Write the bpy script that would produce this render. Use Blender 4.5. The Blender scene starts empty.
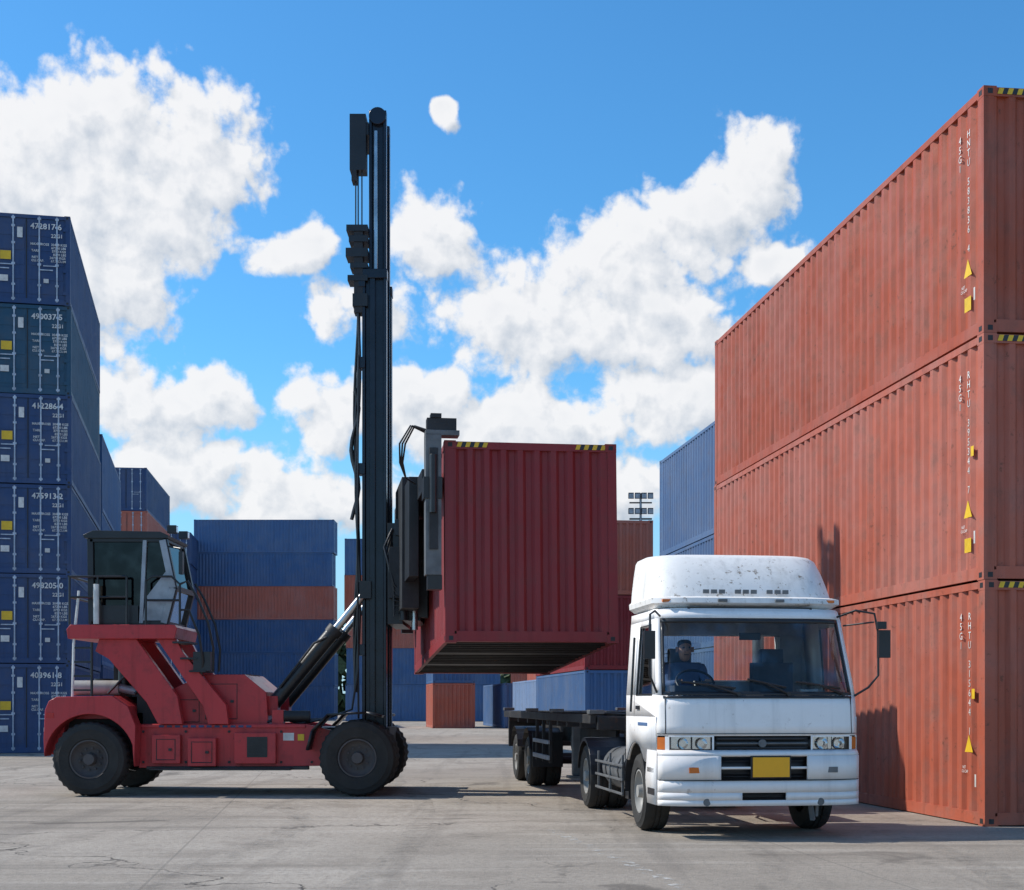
import bpy, bmesh, math, random
from mathutils import Vector, Matrix, Euler
random.seed(7)
R=math.radians
scene=bpy.context.scene
scene.view_settings.view_transform='Standard'
scene.view_settings.look='None'
scene.view_settings.exposure=0
COL=scene.collection

# ---------------------------------------------------------------- node helpers
def mth(nt,op,a,b=None,c=None,clamp=False):
    n=nt.nodes.new('ShaderNodeMath'); n.operation=op; n.use_clamp=clamp
    for i,s in enumerate((a,b,c)):
        if s is None: continue
        if isinstance(s,(int,float)): n.inputs[i].default_value=s
        else: nt.links.new(s,n.inputs[i])
    return n.outputs[0]
def vmth(nt,op,a,b=None,c=None):
    n=nt.nodes.new('ShaderNodeVectorMath'); n.operation=op
    for i,s in enumerate((a,b,c)):
        if s is None: continue
        if isinstance(s,(tuple,list)): n.inputs[i].default_value=s
        else: nt.links.new(s,n.inputs[i])
    return n.outputs['Value'] if op in('LENGTH','DOT_PRODUCT') else n.outputs[0]
def mixc(nt,f,a,b,mode='MIX'):
    n=nt.nodes.new('ShaderNodeMix'); n.data_type='RGBA'; n.blend_type=mode; n.clamp_factor=True
    for s,i in ((f,0),(a,6),(b,7)):
        if isinstance(s,(int,float)): n.inputs[i].default_value=s
        elif isinstance(s,(tuple,list)): n.inputs[i].default_value=(*s[:3],1)
        else: nt.links.new(s,n.inputs[i])
    return n.outputs[2]
def ramp(nt,f,a,b,lo=0.0,hi=1.0):
    n=nt.nodes.new('ShaderNodeMapRange'); n.interpolation_type='SMOOTHSTEP'
    n.inputs[1].default_value=a;n.inputs[2].default_value=b;n.inputs[3].default_value=lo;n.inputs[4].default_value=hi
    nt.links.new(f,n.inputs[0]); return n.outputs[0]
def noise(nt,vec,scale,detail=4,rough=.55,dist=0,dim='3D'):
    n=nt.nodes.new('ShaderNodeTexNoise'); n.noise_dimensions=dim; n.inputs['Scale'].default_value=scale
    n.inputs['Detail'].default_value=detail;n.inputs['Roughness'].default_value=rough;n.inputs['Distortion'].default_value=dist
    if vec is not None: nt.links.new(vec,n.inputs['Vector'])
    return n.outputs['Fac']
def newmat(name):
    m=bpy.data.materials.new(name); m.use_nodes=True
    return m,m.node_tree,m.node_tree.nodes['Principled BSDF']

def plain(name,col,rough=.5,metal=0.0,bump=0.0,var=.25,spec=.5):
    m,nt,b=newmat(name)
    tc=nt.nodes.new('ShaderNodeTexCoord').outputs['Object']
    n1=noise(nt,tc,3.0,4,.6)
    c=mixc(nt,ramp(nt,n1,.3,.7),tuple(x*(1-var) for x in col),tuple(min(1,x*(1+var)) for x in col))
    nt.links.new(c,b.inputs['Base Color'])
    b.inputs['Roughness'].default_value=rough; b.inputs['Metallic'].default_value=metal
    b.inputs['Specular IOR Level'].default_value=spec
    if bump:
        bn=nt.nodes.new('ShaderNodeBump'); bn.inputs['Strength'].default_value=bump; bn.inputs['Distance'].default_value=.02
        nt.links.new(noise(nt,tc,20,2),bn.inputs['Height']); nt.links.new(bn.outputs[0],b.inputs['Normal'])
    return m

def paint(name,col,rust=.5,dirt=.5,rough=.5,fade=.35,dent=.25,rustcol=(.10,.04,.02),dirtcol=(.10,.085,.07),scale=1.0,objrand=.10):
    """weathered steel paint: faded patches, vertical streaks, rust specks, dents"""
    m,nt,b=newmat(name)
    tc0=nt.nodes.new('ShaderNodeTexCoord').outputs['Object']
    oi=nt.nodes.new('ShaderNodeObjectInfo').outputs['Random']
    off=nt.nodes.new('ShaderNodeCombineXYZ')
    nt.links.new(mth(nt,'MULTIPLY',oi,37.0),off.inputs[0]); nt.links.new(mth(nt,'MULTIPLY',oi,91.0),off.inputs[1])
    tc=vmth(nt,'ADD',tc0,off.outputs[0])
    lum=sum(col)/3
    faded=tuple(min(1,c*.74+lum*.42+.022) for c in col)
    dark=tuple(c*.5 for c in col)
    big=ramp(nt,noise(nt,tc,.55*scale,4,.65),.38,.64)
    c=mixc(nt,mth(nt,'MULTIPLY',big,fade),col,faded)
    st=vmth(nt,'MULTIPLY',tc,(5.0,5.0,.30))
    stn=ramp(nt,noise(nt,st,1.0*scale,5,.65),.48,.72)
    c=mixc(nt,mth(nt,'MULTIPLY',stn,dirt*.8),c,dark)
    st2=vmth(nt,'MULTIPLY',tc,(14.0,14.0,.6))
    stn2=ramp(nt,noise(nt,st2,1.0*scale,3,.6),.55,.8)
    c=mixc(nt,mth(nt,'MULTIPLY',stn2,fade*.7),c,faded)
    d2=ramp(nt,noise(nt,tc,2.2*scale,6,.72),.48,.75)
    c=mixc(nt,mth(nt,'MULTIPLY',d2,dirt*.65),c,dirtcol)
    rs=noise(nt,tc,9.0*scale,6,.72)
    rm=ramp(nt,rs,.64-.09*rust,.70-.07*rust)
    rm=mth(nt,'MULTIPLY',rm,ramp(nt,noise(nt,tc,.9*scale,2),.38,.6))
    rm=mth(nt,'MULTIPLY',rm,min(1,rust*1.3))
    c=mixc(nt,rm,c,rustcol)
    hv=nt.nodes.new('ShaderNodeHueSaturation')
    nt.links.new(mth(nt,'MULTIPLY_ADD',oi,objrand*2,1-objrand),hv.inputs['Value'])
    nt.links.new(mth(nt,'MULTIPLY_ADD',oi,-objrand,1+objrand*.3),hv.inputs['Saturation'])
    nt.links.new(c,hv.inputs['Color'])
    nt.links.new(hv.outputs[0],b.inputs['Base Color'])
    nt.links.new(mth(nt,'ADD',mth(nt,'MULTIPLY',d2,.25),rough),b.inputs['Roughness'])
    b.inputs['Specular IOR Level'].default_value=.35
    bn=nt.nodes.new('ShaderNodeBump'); bn.inputs['Strength'].default_value=dent; bn.inputs['Distance'].default_value=.06
    h=mth(nt,'ADD',noise(nt,tc,1.6,2,.5),mth(nt,'MULTIPLY',rs,.06))
    nt.links.new(h,bn.inputs['Height']); nt.links.new(bn.outputs[0],b.inputs['Normal'])
    return m

def glass(name,tint=(.5,.55,.55),ior=1.5,dust=.06):
    m=bpy.data.materials.new(name); m.use_nodes=True; nt=m.node_tree
    nt.nodes.clear()
    o=nt.nodes.new('ShaderNodeOutputMaterial'); mx=nt.nodes.new('ShaderNodeMixShader')
    t=nt.nodes.new('ShaderNodeBsdfTransparent'); t.inputs[0].default_value=(*tint,1)
    g=nt.nodes.new('ShaderNodeBsdfGlossy'); g.inputs['Roughness'].default_value=.03
    f=nt.nodes.new('ShaderNodeFresnel'); f.inputs[0].default_value=ior
    tc=nt.nodes.new('ShaderNodeTexCoord').outputs['Object']
    fac=mth(nt,'ADD',f.outputs[0],ramp(nt,noise(nt,tc,3,3),.45,.8,0,dust),clamp=True)
    nt.links.new(fac,mx.inputs[0]);nt.links.new(t.outputs[0],mx.inputs[1]);nt.links.new(g.outputs[0],mx.inputs[2]);nt.links.new(mx.outputs[0],o.inputs[0])
    return m

# ---------------------------------------------------------------- mesh builder
class MB:
    def __init__(s): s.v=[];s.f=[];s.m=[];s.mats=[]
    def mi(s,mat):
        if mat not in s.mats: s.mats.append(mat)
        return s.mats.index(mat)
    def add(s,pts,faces,mat):
        b=len(s.v); s.v+= [tuple(p) for p in pts]; k=s.mi(mat)
        for f in faces: s.f.append([b+i for i in f]); s.m.append(k)
    def face(s,pts,mat): s.add(pts,[range(len(pts))],mat)
    def box(s,x0,x1,y0,y1,z0,z1,mat,M=None):
        p=[(x,y,z) for z in(z0,z1) for y in(y0,y1) for x in(x0,x1)]
        if M is not None: p=[M@Vector(q) for q in p]
        s.add(p,[(0,2,3,1),(4,5,7,6),(0,1,5,4),(2,6,7,3),(0,4,6,2),(1,3,7,5)],mat)
    def bar(s,p0,p1,w,h,mat,up=(0,0,1)):
        p0=Vector(p0);p1=Vector(p1);d=(p1-p0);L=d.length;d.normalize()
        u=Vector(up); sd=d.cross(u)
        if sd.length<1e-4: sd=d.cross(Vector((0,1,0)))
        sd.normalize();u=sd.cross(d)
        pts=[]
        for q in(p0,p1):
            for a,b in((-1,-1),(1,-1),(1,1),(-1,1)): pts.append(q+sd*a*w/2+u*b*h/2)
        s.add(pts,[(0,1,2,3),(7,6,5,4),(0,4,5,1),(1,5,6,2),(2,6,7,3),(3,7,4,0)],mat)
    def cyl(s,p0,p1,r,mat,seg=14,r2=None,caps=True):
        p0=Vector(p0);p1=Vector(p1);d=(p1-p0).normalized()
        a=d.orthogonal().normalized();b=d.cross(a); r2=r if r2 is None else r2
        pts=[]
        for q,rr in((p0,r),(p1,r2)):
            for i in range(seg):
                t=2*math.pi*i/seg; pts.append(q+a*math.cos(t)*rr+b*math.sin(t)*rr)
        fs=[(i,(i+1)%seg,seg+(i+1)%seg,seg+i) for i in range(seg)]
        if caps: fs+= [list(range(seg))[::-1],list(range(seg,2*seg))]
        s.add(pts,fs,mat)
    def tube(s,pts,r,mat,seg=8):
        P=[Vector(p) for p in pts]; n=len(P); rings=[]; prev=None
        for i in range(n):
            d=(P[min(i+1,n-1)]-P[max(i-1,0)]).normalized()
            if prev is None: a=d.orthogonal().normalized()
            else:
                a=prev-d*prev.dot(d)
                a=a.normalized() if a.length>1e-5 else d.orthogonal().normalized()
            prev=a;b=d.cross(a)
            rings.append([P[i]+a*math.cos(2*math.pi*k/seg)*r+b*math.sin(2*math.pi*k/seg)*r for k in range(seg)])
        v=[p for rg in rings for p in rg]; fs=[]
        for i in range(n-1):
            for k in range(seg):
                fs.append((i*seg+k,i*seg+(k+1)%seg,(i+1)*seg+(k+1)%seg,(i+1)*seg+k))
        fs+= [list(range(seg))[::-1],list(range((n-1)*seg,n*seg))]
        s.add(v,fs,mat)
    def lathe(s,c,axis,prof,mat,seg=40,tread=0):
        c=Vector(c);d=Vector(axis).normalized();a=d.orthogonal().normalized();b=d.cross(a)
        n=len(prof);rmax=max(p[0] for p in prof);v=[]
        for i in range(seg):
            t=2*math.pi*i/seg; e=a*math.cos(t)+b*math.sin(t)
            for r,w in prof:
                rr=r-(tread if (i%2 and r>rmax-.03) else 0)
                v.append(c+e*rr+d*w)
        fs=[]
        for i in range(seg):
            j=(i+1)%seg
            for k in range(n-1): fs.append((i*n+k,j*n+k,j*n+k+1,i*n+k+1))
        s.add(v,fs,mat)
    def prism(s,poly,axis,a0,a1,mat):
        def P(u,w,a): return {'x':(a,u,w),'y':(u,a,w),'z':(u,w,a)}[axis]
        n=len(poly); v=[P(u,w,a0) for u,w in poly]+[P(u,w,a1) for u,w in poly]
        fs=[list(range(n))[::-1],list(range(n,2*n))]+[(i,(i+1)%n,n+(i+1)%n,n+i) for i in range(n)]
        s.add(v,fs,mat)
    def mesh(s,name):
        me=bpy.data.meshes.new(name); me.from_pydata(s.v,[],s.f)
        for m in s.mats: me.materials.append(m)
        me.polygons.foreach_set('material_index',s.m)
        bm=bmesh.new();bm.from_mesh(me);bmesh.ops.recalc_face_normals(bm,faces=bm.faces);bm.to_mesh(me);bm.free()
        me.shade_smooth(); me.set_sharp_from_angle(angle=R(32))
        return me
    def build(s,name,parent=None,bevel=0,loc=None,solid=0):
        o=bpy.data.objects.new(name,s.mesh(name)); COL.objects.link(o)
        if parent: o.parent=parent
        if loc: o.location=loc
        if solid:
            k=o.modifiers.new('s','SOLIDIFY');k.thickness=solid;k.offset=0
        if bevel:
            k=o.modifiers.new('b','BEVEL');k.width=bevel;k.segments=2;k.limit_method='ANGLE';k.angle_limit=R(40)
        return o
def empty(name,loc=(0,0,0),rot=(0,0,0)):
    e=bpy.data.objects.new(name,None);COL.objects.link(e);e.location=loc;e.rotation_euler=rot;e.empty_display_size=.3
    return e
def text(s,size,mat,parent,origin,face='front',name='lettering',space=1.0,align='CENTER',off=0.0):
    cu=bpy.data.curves.new(name,'FONT');cu.body=s;cu.size=size;cu.align_x=align;cu.align_y='TOP';cu.space_line=space;cu.resolution_u=2
    cu.offset=size*off
    t=bpy.data.objects.new('tmp',cu);COL.objects.link(t)
    dg=bpy.context.evaluated_depsgraph_get();me=bpy.data.meshes.new_from_object(t.evaluated_get(dg))
    bpy.data.objects.remove(t);me.materials.clear();me.materials.append(mat)
    o=bpy.data.objects.new(name,me);COL.objects.link(o);o.parent=parent
    if face=='front': Mx=Matrix(((1,0,0),(0,0,-1),(0,1,0)))
    else: Mx=Matrix(((0,0,-1),(-1,0,0),(0,1,0)))
    o.matrix_local=Matrix.Translation(origin)@Mx.to_4x4()
    return o

# ---------------------------------------------------------------- materials
mOrange=paint('container_orange',(.40,.088,.043),rust=.5,dirt=.6,fade=.5,dent=.5)
mMaroon=paint('container_maroon',(.25,.026,.029),rust=.3,dirt=.4,fade=.2,dent=.25)
mNavy=paint('container_navy',(.022,.060,.165),rust=.3,dirt=.35,fade=.5,rustcol=(.09,.05,.03))
mTeal=paint('container_teal',(.022,.085,.15),rust=.3,dirt=.4,fade=.5)
mBlue=paint('container_blue',(.045,.115,.26),rust=.25,dirt=.4,fade=.45)
mGreyB=paint('container_grey_blue',(.07,.13,.26),rust=.3,dirt=.5,fade=.3)
mBrick=paint('container_brick',(.42,.10,.055),rust=.3,dirt=.5,fade=.4)
mPale=paint('container_pale_blue',(.14,.22,.37),rust=.3,dirt=.5,fade=.3)
mDarkSteel=plain('dark_steel',(.03,.03,.032),.55,.3,.2)
mBlack=plain('black_paint',(.014,.015,.018),.38,0,.1)
mMast=plain('mast_steel',(.012,.016,.026),.26,.2,.05)
mRubber=plain('rubber',(.026,.024,.022),.85,0,.3)
mSilver=plain('silver_steel',(.45,.45,.46),.25,.9,0)
mGreySteel=plain('grey_steel',(.13,.135,.14),.5,.3,.2)
mSilverDull=plain('galvanised_bars',(.30,.32,.35),.5,.4)
mDoorBar=plain('door_bars',(.42,.48,.56),.5,.1)
mWhiteTxt=plain('white_marking',(.62,.61,.58),.6,0,0,.25)
mYellow=plain('yellow_marking',(.70,.44,.02),.5,0,0,.15)
mPlate=plain('number_plate_yellow',(.85,.40,.01),.5,0,0,.05)
mAmber=plain('amber_lens',(.62,.15,.02),.2,0,0,.1)
mRedLens=plain('red_lens',(.5,.02,.02),.2,0,0,.1)
mRed=paint('machine_red',(.47,.014,.020),rust=.4,dirt=.6,fade=.10,rough=.30,dent=.08,dirtcol=(.09,.03,.026),rustcol=(.05,.02,.015),scale=1.3)
mWhite=paint('truck_white',(.82,.785,.76),rust=.30,dirt=.28,fade=.2,rough=.30,dent=.05,dirtcol=(.42,.36,.31),rustcol=(.20,.11,.07),scale=1.2)
mWhiteOld=paint('old_white',(.78,.76,.73),rust=.75,dirt=.50,fade=.2,rough=.5,dent=.08,dirtcol=(.40,.37,.32),rustcol=(.26,.21,.16),scale=1.5)
mChassis=paint('chassis_black',(.022,.022,.024),rust=.5,dirt=.6,fade=.3,rough=.55,dirtcol=(.12,.10,.08))
mRim=paint('wheel_rim',(.33,.32,.30),rust=.7,dirt=.8,rough=.5,rustcol=(.12,.06,.03))
mRimDk=paint('wheel_rim_dark',(.07,.06,.06),rust=.4,dirt=.8,rough=.6)
mGlass=glass('windshield_glass',(.80,.85,.86),1.5,.16)
mGlassDk=glass('tinted_glass',(.045,.050,.075),1.45,.03)
mInterior=plain('cab_interior',(.30,.30,.31),.8)
mSeat=plain('seat_fabric',(.07,.075,.09),.9)
mChrome=plain('lamp_reflector',(.75,.76,.78),.12,1.0,0,.05)
mLens=glass('lamp_lens',(.9,.92,.92),1.45)
mWood=paint('container_floor',(.05,.04,.032),rust=.3,dirt=.6)
mSkin=plain('skin',(.38,.21,.14),.6)
mShirt=plain('shirt',(.06,.09,.18),.9)
mHair=plain('hair',(.012,.01,.009),.7)
mLeaf=plain('foliage',(.04,.065,.025),.8,0,0,.5)

# ---------------------------------------------------------------- containers
W=2.438
def corr(mb,a0,a1,z0,z1,mat,mapf,period=.278,depth=.042,over=0.0):
    fl=period*.30; sl=period*.20
    pts=[(a0,0)];a=a0+.03
    while a+period<a1-.02:
        pts+= [(a,0),(a+sl,depth),(a+sl+fl,depth),(a+2*sl+fl,0)];a+=period
    pts.append((a1,0))
    v=[];fs=[]
    for s,d in pts: v+= [mapf(s,d,z0),mapf(s,d,z1)]
    for i in range(len(pts)-1): fs.append((2*i,2*i+2,2*i+3,2*i+1))
    mb.add(v,fs,mat)
def container_mesh(L,H,mat,end='blind',under=False,hazard=False):
    mb=MB();h=W/2
    for sx in(-1,1):
        corr(mb,.15,L-.15,.15,H-.09,mat,lambda s,d,z,sx=sx:(sx*(h-.010-d),s,z))
        x0,x1=sorted((sx*(h-.004),sx*(h-.06)))
        mb.box(x0,x1,.14,L-.14,.014,.155,mat); mb.box(x0,x1,.14,L-.14,H-.095,H-.012,mat)
        for y0,y1 in((0.004,.15),(L-.15,L-.004)):
            a,b=sorted((sx*(h-.002),sx*(h-.13)))
            mb.box(a,b,y0,y1,.118,H-.118,mat)
        for y0,y1 in((0,.178),(L-.178,L)):
            for z0,z1 in((0,.118),(H-.118,H)):
                a,b=sorted((sx*h,sx*(h-.162)));mb.box(a,b,y0,y1,z0,z1,mat)
                ym=(y0+y1)/2;zm=(z0+z1)/2
                mb.box(*sorted((sx*(h+.002),sx*(h-.02))),ym-.04,ym+.04,zm-.03,zm+.03,mDarkSteel)
                if y0==0: mb.box(min(a,b)+.05,max(a,b)-.05,-.002,.03,zm-.03,zm+.03,mDarkSteel)
    v=[];fs=[];y=.15;k=0
    pts=[]
    while y<L-.15:
        pts.append((y,H-.035 if k%4 in(0,1) else H-.015));y+=.07 if k%2==0 else .05;k+=1
    for s,z in pts: v+= [(-h+.05,s,z),(h-.05,s,z)]
    for i in range(len(pts)-1): fs.append((2*i,2*i+2,2*i+3,2*i+1))
    mb.add(v,fs,mat)
    mb.box(-h+.05,h-.05,.06,L-.06,.135,.15,mWood)
    if under:
        y=.35
        while y<L-.2: mb.box(-h+.06,h-.06,y,y+.05,.02,.134,mChassis);y+=.30
        for yc in(L/2-1.05,L/2+1.05): mb.box(-h+.05,h-.05,yc-.18,yc+.18,.018,.13,mDarkSteel)
    corr(mb,-h+.13,h-.13,.15,H-.1,mat,lambda s,d,z:(s,L-.012-d,z))
    for yy in((.01,.13),(L-.13,L-.01)):
        mb.box(-h+.16,h-.16,yy[0],yy[1],.014,.16,mat);mb.box(-h+.16,h-.16,yy[0],yy[1],H-.115,H-.012,mat)
    if end=='blind':
        corr(mb,-h+.13,h-.13,.155,H-.1,mat,lambda s,d,z:(s,.016+d,z),period=.236,depth=.05)
    else:
        mb.box(-h+.13,h-.13,.05,.08,.155,H-.1,mat)
        for k in range(5):
            z0=.30+(H-.5)*k/5
            for a,b in((-h+.2,-.06),(.06,h-.2)): mb.box(a,b,.038,.052,z0,z0+(H-.5)/5-.09,mat)
        mb.box(-.012,.012,.03,.06,.16,H-.1,mDarkSteel)
        for x in(-.85,-.36,.36,.85):
            mb.cyl((x,.012,.08),(x,.012,H-.06),.023,mDoorBar,8)
            for z in(.14,.55,1.15,1.75,H-.35,H-.12): mb.box(x-.05,x+.05,.0,.05,z-.03,z+.03,mDoorBar)
            if x in(-.85,.36): mb.box(x,x+.38,-.012,.004,.98,1.01,mDoorBar)
            else: mb.box(x-.38,x,-.012,.004,1.1,1.13,mDoorBar)
        for sx in(-1,1):
            for z in(.35,1.0,1.65,H-.4): mb.box(*sorted((sx*(h-.05),sx*(h-.2))),-.004,.045,z-.05,z+.05,mat)
    if hazard:
        for a in(-h+.17,h-.17-.42):
            for k in range(7):
                m=mYellow if k%2==0 else mBlack
                x=a+k*.06
                mb.add([(x,.003,H-.09),(x+.06,.003,H-.09),(x+.085,.003,H-.02),(x+.025,.003,H-.02)],[(0,1,2,3)],m)
    return mb.mesh('container_body')
cache={}
def place(X,d,z,yaw,L,H,mat,end='blind',name='shipping_container',pitch=0,roll=0,under=False,hazard=False,asempty=False):
    """X,d: world position of centre of the near end"""
    k=(L,H,mat.name,end,under,hazard)
    if k not in cache: cache[k]=container_mesh(*k[:2],mat,end,under,hazard)
    if asempty:
        e=empty(name,(X,d,z),(R(pitch),R(roll),R(yaw)))
        o=bpy.data.objects.new('body',cache[k]);COL.objects.link(o);o.parent=e
        return e
    o=bpy.data.objects.new(name,cache[k]);COL.objects.link(o)
    o.location=(X,d,z);o.rotation_euler=(R(pitch),R(roll),R(yaw))
    return o
def stack(cx,cd,yaw,L,H,mats,end='blind',side=0,corner='c',jit=.03,**kw):
    c,s=math.cos(R(yaw)),math.sin(R(yaw))
    o={'l':W/2,'r':-W/2,'c':0}[corner]
    X=cx+o*c;Y=cd+o*s;res=[]
    for i,m in enumerate(mats):
        j=random.uniform(-jit,jit);j2=random.uniform(-jit,jit)
        res.append(place(X+j,Y+j2,i*(H+.004),yaw+random.uniform(-.12,.12),L,H,m,end,**kw))
    return res

R1=stack(5.545,17.0,7.0,12.19,2.896,[mOrange]*3,corner='l',jit=.015,hazard=True,asempty=True)
codes=[('45G1','RHTU 315644 1'),('45G1','RHTU 395344 7'),('45G1','HNTU 583836 4')]
def vtext(s): return '\n'.join(s)
for i,(e,(a,b)) in enumerate(zip(R1,codes)):
    xs=-W/2+.004
    text(vtext(a),.125,mWhiteTxt,e,(xs,.66,2.55),'left',space=.92)
    text(vtext(b),.125,mWhiteTxt,e,(xs,.42,2.55),'left',space=.92)
    mb=MB()
    def tri(y,z,s): mb.face([(xs,y-s/2,z),(xs,y+s/2,z),(xs,y,z+s*.95)],mYellow)
    tri(.44,.78 if i else .86,.22)
    mb.face([(xs-.001,.35,.36),(xs-.001,.53,.36),(xs-.001,.53,.53),(xs-.001,.35,.53)],mYellow) if i!=0 else None
    mb.face([(xs-.001,.28,1.50),(xs-.001,.36,1.50),(xs-.001,.36,1.62),(xs-.001,.28,1.62)],mYellow) if i<2 else None
    mb.face([(xs-.001,.24,.45),(xs-.001,.28,.45),(xs-.001,.28,.60),(xs-.001,.24,.60)],mWhiteTxt)
    mb.build('warning_decals',e)
    text('NET   \nCU.CAP',.05,mWhiteTxt,e,(xs,.55,.70),'left')
stack(5.545+2.5,17.35,7.0,12.19,2.896,[mOrange,mBlue,mOrange],corner='l')
stack(5.92,31.4,7.0,12.19,2.896,[mGreyB,mGreyB,mGreyB],corner='l')
stack(2.5,50,7.0,12.19,2.591,[mBlue,mMaroon,mBrick],corner='l')
stack(3.2-0.0,53.0,7.0,12.19,2.591,[mPale],corner='l')
stack(3.2-.123*13.8,66.8,7.0,12.19,2.591,[mPale],corner='l')
stack(3.2-.123*29.5,82.5,7.0,12.19,2.591,[mBlue],corner='l')
for dq in(67,81): stack(3.2-.123*(dq-53)+2.7,dq,7.0,12.19,2.591,[mBrick,mBrick],corner='l')
stack(-4.55,83,7.0,6.06,2.591,[mBrick,mBlue,mBlue],corner='l')
def side_stack(X0,d,L,H,mats):
    for i,m in enumerate(mats):
        place(X0+random.uniform(-.12,.12),d+W/2,i*(H+.004),-90,L,H,m)
side_stack(-27.7,126,12.19,2.896,[mBlue,mBlue,mBlue,mBrick,mBlue,mBlue])
side_stack(-13.25,115,12.19,2.896,[mBlue,mBlue,mBrick,mBrick,mBlue])
side_stack(0,132,12.19,2.896,[mBlue,mBrick,mBlue,mNavy])
side_stack(14,140,12.19,2.896,[mBlue,mBrick,mBlue])
L1=stack(-12.8,42.1,12.0,12.19,2.591,[mNavy,mNavy,mNavy,mNavy,mTeal,mNavy],end='door',corner='r',asempty=True)
stack(-12.8-2.5*math.cos(R(12)),42.1-2.5*math.sin(R(12)),12.0,12.19,2.591,[mNavy,mTeal,mNavy,mBrick,mNavy,mNavy],end='door',corner='r')
stack(-12.8-5.0*math.cos(R(12)),42.1-5.0*math.sin(R(12)),12.0,12.19,2.591,[mNavy,mNavy,mBlue,mNavy,mNavy],end='door',corner='r')
stack(-15.45,54.7,12.0,12.19,2.896,[mNavy,mBlue,mBlue,mBlue],end='door',corner='r')
stack(-21.9,87,7.0,12.19,2.591,[mBlue,mNavy,mBlue,mBlue,mBrick,mNavy],end='door',corner='r')
stack(-24.6,87,7.0,12.19,2.591,[mBlue,mNavy,mBlue,mBlue,mBrick],end='door',corner='r')
stack(-26.6,120,7.0,12.19,2.591,[mBlue,mNavy,mBlue,mBlue,mNavy,mNavy],end='door',corner='r')
nums=['403961 8','498205 0','475913 2','412286 4','490037 5','472817 6']
for e,nm in zip(L1,nums):
    text(nm,.23,mWhiteTxt,e,(.55,-.006,2.36),'front',off=.02)
    text('22G1',.15,mWhiteTxt,e,(.85,-.006,2.06),'front',off=.02)
    text('MAX.GROSS  30480 KGS\n                     67200 LBS\nTARE             3750 KGS\n                       8270 LBS\nNET            26730 KGS\nCU.CAP.       67.7 CU.M',.095,mWhiteTxt,e,(.62,-.006,1.78),'front',space=1.0,off=.02)
    mb=MB();mb.face([(-.72,-.005,1.25),(-.42,-.005,1.25),(-.42,-.005,1.5),(-.72,-.005,1.5)],mYellow)
    mb.face([(-.74,-.005,.62),(-.5,-.005,.62),(-.5,-.005,.8),(-.74,-.005,.8)],mWhiteTxt)
    mb.face([(.48,-.005,.62),(.62,-.005,.62),(.62,-.005,.74),(.48,-.005,.74)],mWhiteTxt)
    mb.face([(-.25,-.005,1.9),(-.1,-.005,1.9),(-.1,-.005,2.2),(-.25,-.005,2.2)],mWhiteTxt)
    mb.build('label_plates',e)

held=place(-.92+W/2*math.cos(R(7.9)),20.0+W/2*math.sin(R(7.9)),2.29,7.9,6.06,2.82,mMaroon,pitch=-3.1,under=True,hazard=True)

# ---------------------------------------------------------------- wheels
def wheel(mb,c,side,r,w,rimmat,dual=False,bulge=.0,tread=.012,seg=72,hub=.55):
    c=Vector(c);ax=Vector((side,0,0)) if not isinstance(side,Vector) else side
    rr=r*hub
    def tire(cc):
        prof=[(rr,0.0),(rr+.02,.02),(r*.8,.035),(r*.82,.028),(r*.93,.015),(r,-.035),(r,-w*.36),(r-.012,-w*.38),(r-.012,-w*.42),(r,-w*.44),(r,-w*.58),(r-.012,-w*.6),(r-.012,-w*.64),(r,-w*.66),(r,-w+.035),(r*.93,-w-.01),(r*.8,-w-.02),(rr,-w)]
        mb.lathe(cc,ax,prof,mRubber,seg,tread)
    tire(c)
    if dual: tire(c-ax*(w+.05))
    dp=.10 if not dual else .14
    mb.lathe(c,ax,[(rr,.012),(rr*.93,.014),(rr*.88,-.03),(rr*.80,-dp*.6),(rr*.55,-dp),(.0001,-dp)],rimmat,36)
    mb.cyl(c-ax*dp,c+ax*.03,rr*.34,rimmat,20,rr*.28)
    a=ax.orthogonal().normalized();b=ax.cross(a)
    for k in range(10):
        t=k*math.pi/5;q=c+(a*math.cos(t)+b*math.sin(t))*rr*.55
        mb.cyl(q-ax*dp,q-ax*(dp-.035),.018,rimmat,8)

# ---------------------------------------------------------------- TRUCK
truck=empty('container_truck',(2.665,15.43,0),(0,0,R(7.0)))
HW=1.10
tab=[(.30,-.02),(.36,-.05),(.90,-.06),(.94,.0),(1.1,0),(1.5,.03),(1.54,.05),(2.36,.36),(2.46,.44)]
def base(z):
    if z<=tab[0][0]: return tab[0][1]
    for (a,b),(c,d) in zip(tab,tab[1:]):
        if z<=c: return b+(d-b)*(z-a)/(c-a)
    return tab[-1][1]
def tp(z): return 1-.055*max(0,z-1.5)/.9
def FP(x,z,off=0): return (x*tp(z),base(z)+.17*(abs(x)/HW)**7+.03*(abs(x)/HW)**2+off,z)
def fgrid(mb,x0,x1,z0,z1,mat,off=0,nx=None,nz=2):
    nx=nx or max(2,int(abs(x1-x0)/.05));v=[];fs=[]
    for j in range(nz+1):
        for i in range(nx+1): v.append(FP(x0+(x1-x0)*i/nx,z0+(z1-z0)*j/nz,off))
    for j in range(nz):
        for i in range(nx):
            a=j*(nx+1)+i;fs.append((a,a+1,a+nx+2,a+nx+1))
    mb.add(v,fs,mat)
mb=MB()
fgrid(mb,-HW,HW,1.10,1.53,mWhite,nz=4)
for s in(-1,1): fgrid(mb,s*1.05,s*HW,1.53,2.37,mWhite,nz=6,nx=2)
fgrid(mb,-HW,HW,2.37,2.47,mWhite,nz=2)
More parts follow.
